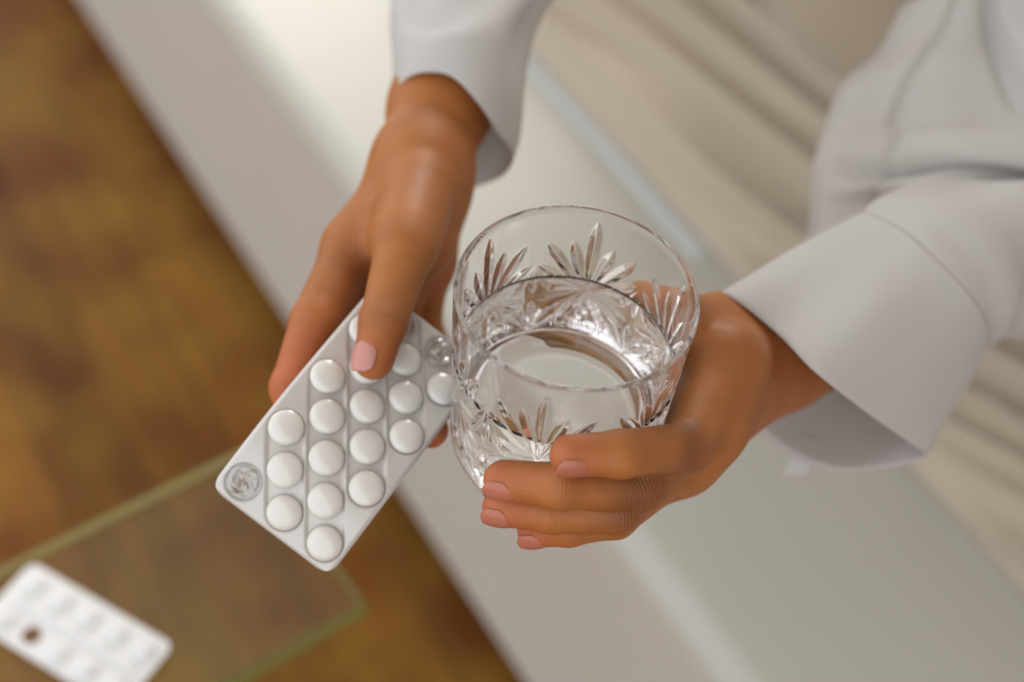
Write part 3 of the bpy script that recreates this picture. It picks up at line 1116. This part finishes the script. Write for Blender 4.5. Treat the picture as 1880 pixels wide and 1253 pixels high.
for q, r_ in ((l_i, 6.9), (l_m, 7.0), (l_r, 6.7), (l_p, 6.0)):
    nail(q[2], q[3], r_, radial(q[3]) + np.array([0, 0, -0.12]), M['nail'], 50, 0.75, 0.8)

# ---- clothing
def cloth_loft(name, rings, nu, nv, mat, parent, fold=None, thick=1.2, close=True):
    R = [catmull(r, nu, close) for r in rings]
    arr = np.array(R)
    cols = np.stack([catmull(arr[:, i], nv) for i in range(nu)], 1)     # nv, nu, 3
    if fold is not None:
        du = np.roll(cols, -1, 1) - np.roll(cols, 1, 1)
        if not close:
            du[:, 0] = cols[:, 1] - cols[:, 0]; du[:, -1] = cols[:, -1] - cols[:, -2]
        dv = np.gradient(cols, axis=0)
        nrm = np.cross(du, dv)
        nrm /= np.linalg.norm(nrm, axis=2, keepdims=True) + 1e-9
        U, Vv = np.meshgrid(np.linspace(0, 1, nu, endpoint=not close), np.linspace(0, 1, nv))
        cols = cols + nrm * fold(U, Vv)[..., None]
    o = mesh_obj(name, cols.reshape(-1, 3), grid_faces(nu, nv, close), mat)
    if parent is not None:
        keep(o, parent)
    solidify(o, thick)
    return o
CX_, CY_ = cam_dir(1, 0, 0), cam_dir(0, 1, 0)
def arm_ring(c, d, r, n, start, front):
    # ring of a sleeve about c, square to direction d, beginning on the side 'start'
    d = unit(d)
    e1 = unit(start - d * np.dot(start, d))
    e2 = np.cross(d, e1)
    if np.dot(e2, front) < 0:
        e2 = -e2
    return [c + e1 * r * math.cos(q) + e2 * r * math.sin(q) for q in np.linspace(0, 2 * math.pi, n, endpoint=False)]
def pr(*pts):
    return [P(*p) for p in pts]
def oval(cx, cy, d, hx, hy, dd, n=12):
    """ring of a sleeve: from its left side over the front to its right side and back behind"""
    out = []
    for k in range(n):
        a = math.pi - 2 * math.pi * k / n
        out.append(P(cx + hx * math.cos(a), cy + hy * math.cos(a), d - dd * math.sin(a)))
    return out
shirt = None
# sleeve over the wrist with the blister
ring0 = pr((722, 196, 612), (738, 153, 598), (772, 134, 591), (828, 140, 587), (880, 190, 588), (916, 245, 598), (941, 284, 614), (925, 318, 632), (890, 336, 646), (852, 343, 652), (795, 312, 656), (742, 255, 642))
ring1 = pr((724, 140, 628), (742, 90, 606), (790, 66, 594), (850, 70, 590), (905, 120, 594), (940, 180, 606), (956, 226, 622), (940, 255, 642), (900, 270, 656), (850, 268, 662), (795, 240, 662), (744, 190, 648))
rings = [ring0, ring1, oval(852, 40, 636, 126, 10, 38), oval(888, -70, 668, 152, 14, 46), oval(960, -300, 730, 180, 40, 54), arm_ring(shoulder_r, shoulder_r - P(930, -200, 715), 68, 12, -CX_, BN)]
def fold_r(U, V_):
    w = sstep(0.15, 0.4, V_)
    return w * (2.4 * np.sin(6 * math.pi * U + 7 * V_) + 1.5 * np.sin(10 * math.pi * U - 9 * V_ + 1.0))
slv = cloth_loft('sleeve', rings, 96, 70, M['shirt'], person, fold_r, 1.4)
# wide turned-back cuff and sleeve over the wrist with the tumbler
cuff0 = pr((1330, 541, 548), (1420, 606, 540), (1500, 686, 528), (1600, 765, 552), (1672, 815, 576), (1700, 838, 592), (1665, 852, 600), (1600, 862, 602), (1530, 864, 604), (1445, 832, 608), (1375, 765, 612), (1330, 660, 612), (1312, 580, 590))
cuff1 = pr((1590, 392, 590), (1660, 425, 570), (1720, 478, 560), (1780, 540, 560), (1808, 585, 572), (1816, 622, 596), (1806, 640, 610), (1780, 640, 626), (1740, 620, 640), (1690, 580, 652), (1640, 520, 656), (1600, 460, 648), (1582, 410, 622))
def mid(a, b, t):
    return [p * (1 - t) + q * t for p, q in zip(a, b)]
mid1 = mid(cuff0, cuff1, 0.5)
mid1 = [p + BN * (3 if i in (1, 2, 3) else 0) for i, p in enumerate(mid1)]
def fold_c(U, V_):
    return 0.9 * np.sin(4 * math.pi * U + 3 * V_) * np.sin(math.pi * V_)
sl2 = cloth_loft('sleeve', [[p + BN * -2 for p in mid(cuff0, cuff1, 0.86)], cuff1,
                            pr((1640, 360, 606), (1720, 380, 580), (1790, 430, 572), (1840, 500, 574), (1858, 560, 582), (1862, 600, 596), (1850, 622, 616), (1824, 620, 636), (1790, 590, 654), (1740, 540, 664), (1690, 460, 664), (1650, 400, 652), (1636, 370, 630)),
                            pr((1790, 322, 640), (1850, 340, 600), (1900, 390, 590), (1925, 460, 592), (1935, 520, 600), (1930, 575, 614), (1920, 610, 634), (1900, 612, 656), (1870, 580, 674), (1830, 520, 684), (1800, 440, 684), (1785, 380, 672), (1780, 340, 656)),
                            arm_ring(elbow_l, unit(elbow_l - LF1) + unit(shoulder_l - elbow_l), 60, 13, CY_ - CX_, BN),
                            arm_ring(elbow_l * 0.5 + shoulder_l * 0.5, shoulder_l - elbow_l, 62, 13, CY_ - 2 * CX_, BN),
                            arm_ring(shoulder_l, shoulder_l - elbow_l, 72, 13, CY_ - 2 * CX_, BN)],
                 104, 80, M['shirt'], person, lambda U, V_: sstep(0.2, 0.35, V_) * (2.2 * np.sin(6 * math.pi * U + 9 * V_) + 1.4 * np.sin(22 * V_ + 5 * U)), 1.4)
cuff = cloth_loft('cuff', [cuff0, mid1, cuff1], 130, 30, M['shirt'], None, fold_c, 1.6)
keep(cuff, person)
cuff['label'] = 'wide stiff white cuff flared open round the wrist'
# small end of the cuff hanging below
tab = cloth_loft('cuff_tab', [pr((1468, 800, 612), (1490, 805, 612), (1512, 812, 612)), pr((1452, 838, 616), (1474, 842, 615), (1496, 846, 614)), pr((1434, 874, 620), (1458, 876, 618), (1484, 872, 616))], 8, 8, M['shirt'], person, None, 1.2, False)

# open front of the shirt between the two arms
def fold_f(U, V_):
    V_ = V_ * 7 / 5 - 2 / 5
    on = sstep(-0.15, 0.05, V_)
    c = 0.86 - 0.02 * np.sin(5 * U) + 0.10 * np.maximum(U - 0.5, 0)
    s = 9.0 * np.exp(-((V_ - c + 0.035) / 0.03) ** 2) - 8.0 * np.exp(-((V_ - c - 0.02) / 0.022) ** 2)
    g = U - 0.30 - 0.85 * V_                       # crease running down from the collar
    d = 14.0 * sstep(-0.02, 0.035, g) * (1 - sstep(0.15, 0.6, g)) * (1 - sstep(0.35, 0.7, V_))
    h = 6.0 * np.exp(-((g + 0.05) / 0.04) ** 2) * (1 - sstep(0.35, 0.7, V_))
    s = s * sstep(0.0, 0.3, U)
    k = 5.0 * sstep(0.0, 0.02, U - 0.27 + 0.1 * V_) * (1 - sstep(0.60, 0.66, V_))   # placket edge
    p = 4.0 * np.exp(-((U - 0.28) / 0.025) ** 2) * sstep(0.6, 0.64, V_)
    n = 3.0 * np.sin(8 * U + 7 * V_) + 2.0 * np.sin(15 * U - 6 * V_ + 2) + 2.0 * np.sin(21 * V_ + 6 * U)
    e = 3.0 * np.exp(-((U - 0.035) / 0.03) ** 2)
    return (s - d + h + k + p + n + e) * on
front = cloth_loft('shirt_front',
    [[sofa_pt(-420, 215, 915), sofa_pt(-465, 235, 935), sofa_pt(-515, 250, 935), sofa_pt(-565, 255, 915)],
     [sofa_pt(-400, 200, 790), sofa_pt(-450, 195, 810), sofa_pt(-500, 200, 825), sofa_pt(-560, 210, 830)],
     pr((1700, -130, 760), (1830, -150, 745), (1960, -140, 740), (2120, -120, 745)),
     pr((1650, 10, 745), (1780, 0, 725), (1900, 10, 715), (2080, 20, 715)),
     pr((1600, 100, 735), (1730, 110, 710), (1880, 120, 690), (2060, 130, 690)),
     pr((1533, 200, 725), (1680, 210, 695), (1860, 220, 672), (2060, 230, 672)),
     pr((1500, 310, 712), (1650, 305, 680), (1820, 300, 655), (2060, 320, 650)),
     pr((1474, 450, 700), (1600, 430, 690), (1760, 400, 690), (2000, 400, 690))],
    90, 120, M['shirt'], person, fold_f, 1.4, False)
front['label'] = 'open white shirt front with a fold across it'

# dress over the lap: cross-section swept along the sofa, with pleats
prof = [(214, 377.5), (211, 392), (214, 412), (226, 434), (250, 456), (290, 474), (340, 486), (400, 494), (455, 500), (520, 500), (580, 480), (610, 430), (615, 380)]
NP_ = 260
pc = catmull([(b, z, 0) for b, z in prof], NP_)[:, :2]
al = np.linspace(60, -1150, 220)
tang = np.gradient(pc, axis=0)
nrm2 = np.stack([-tang[:, 1], tang[:, 0]], 1)
nrm2 /= np.linalg.norm(nrm2, axis=1)[:, None]
sl_len = np.concatenate([[0], np.cumsum(np.linalg.norm(np.diff(pc, axis=0), axis=1))])
def crest(x):
    return 1 - 2 * np.abs(np.sin(x)) ** 0.8
vd = []
for a in al:
    s_ = sl_len
    x = s_ + 0.16 * (a + 500)
    fan = 1.0 + 0.0009 * (a + 500)
    x = (x - 120) / max(fan, 0.45)
    q = x / 12.5 + 0.9 * np.sin(x / 37.0 + a / 230) + 0.5 * np.sin(a / 110)
    pl = 14.0 * crest(q) * (0.65 + 0.35 * np.sin(x / 33.0 + a / 170 + 1)) + 8.0 * np.sin(x / 30.0 + a / 190)
    lowr = 8.0 * np.sin(a / 70.0 + 0.6) * np.exp(-((s_ - 70) / 55) ** 2) * (1 if a < -520 else 0.4)
    k = sstep(4, 40, s_) * (1 - sstep(s_[-1] - 60, s_[-1], s_))
    disp = k * (pl + lowr)
    taper = 1.0 if a < -60 else 1.0 - (a + 60) / 120 * 0.75
    back = pc[:, 0] + nrm2[:, 0] * disp
    z = SEAT + 2.0 + (pc[:, 1] + nrm2[:, 1] * disp - SEAT - 2.0) * taper
    for b_, z_ in zip(back, z):
        vd.append(sofa_pt(a, b_, max(z_, SEAT + 1.8)))
dress = mesh_obj('dress', vd, grid_faces(NP_, len(al)), M['dress'])
keep(dress, person)
solidify(dress, 1.2)
# bodice round the chest
rings = []
for z, ha, hb, bk in ((470, 215, 130, 470), (560, 200, 125, 430), (680, 190, 116, 390), (800, 196, 116, 370), (880, 208, 108, 330), (935, 175, 84, 310), (965, 95, 58, 305)):
    rings.append([sofa_pt(-375 + ha * math.cos(t), bk + hb * math.sin(t), z) for t in np.linspace(0, 2 * math.pi, 16, endpoint=False)])
bod = cloth_loft('bodice', rings, 64, 40, M['dress'], person, lambda U, V_: 2.5 * np.sin(16 * math.pi * U + 3 * V_), 1.2)
hv = []
for a in np.linspace(30, -470, 60):
    for b_, z_ in ((200, SEAT + 1.4), (201, SEAT + 2.6), (206, SEAT + 3.6), (212, SEAT + 3.0), (216, SEAT + 1.6)):
        hv.append(sofa_pt(a, b_ + 1.5 * math.sin(a / 60), z_))
edge_band = mesh_obj('edge_band', hv, grid_faces(5, 60), M['edge_band'])  # thin band tinted pale blue along the dress edge
keep(edge_band, person)
edge_band['label'] = 'pale blue band along the cream dress'
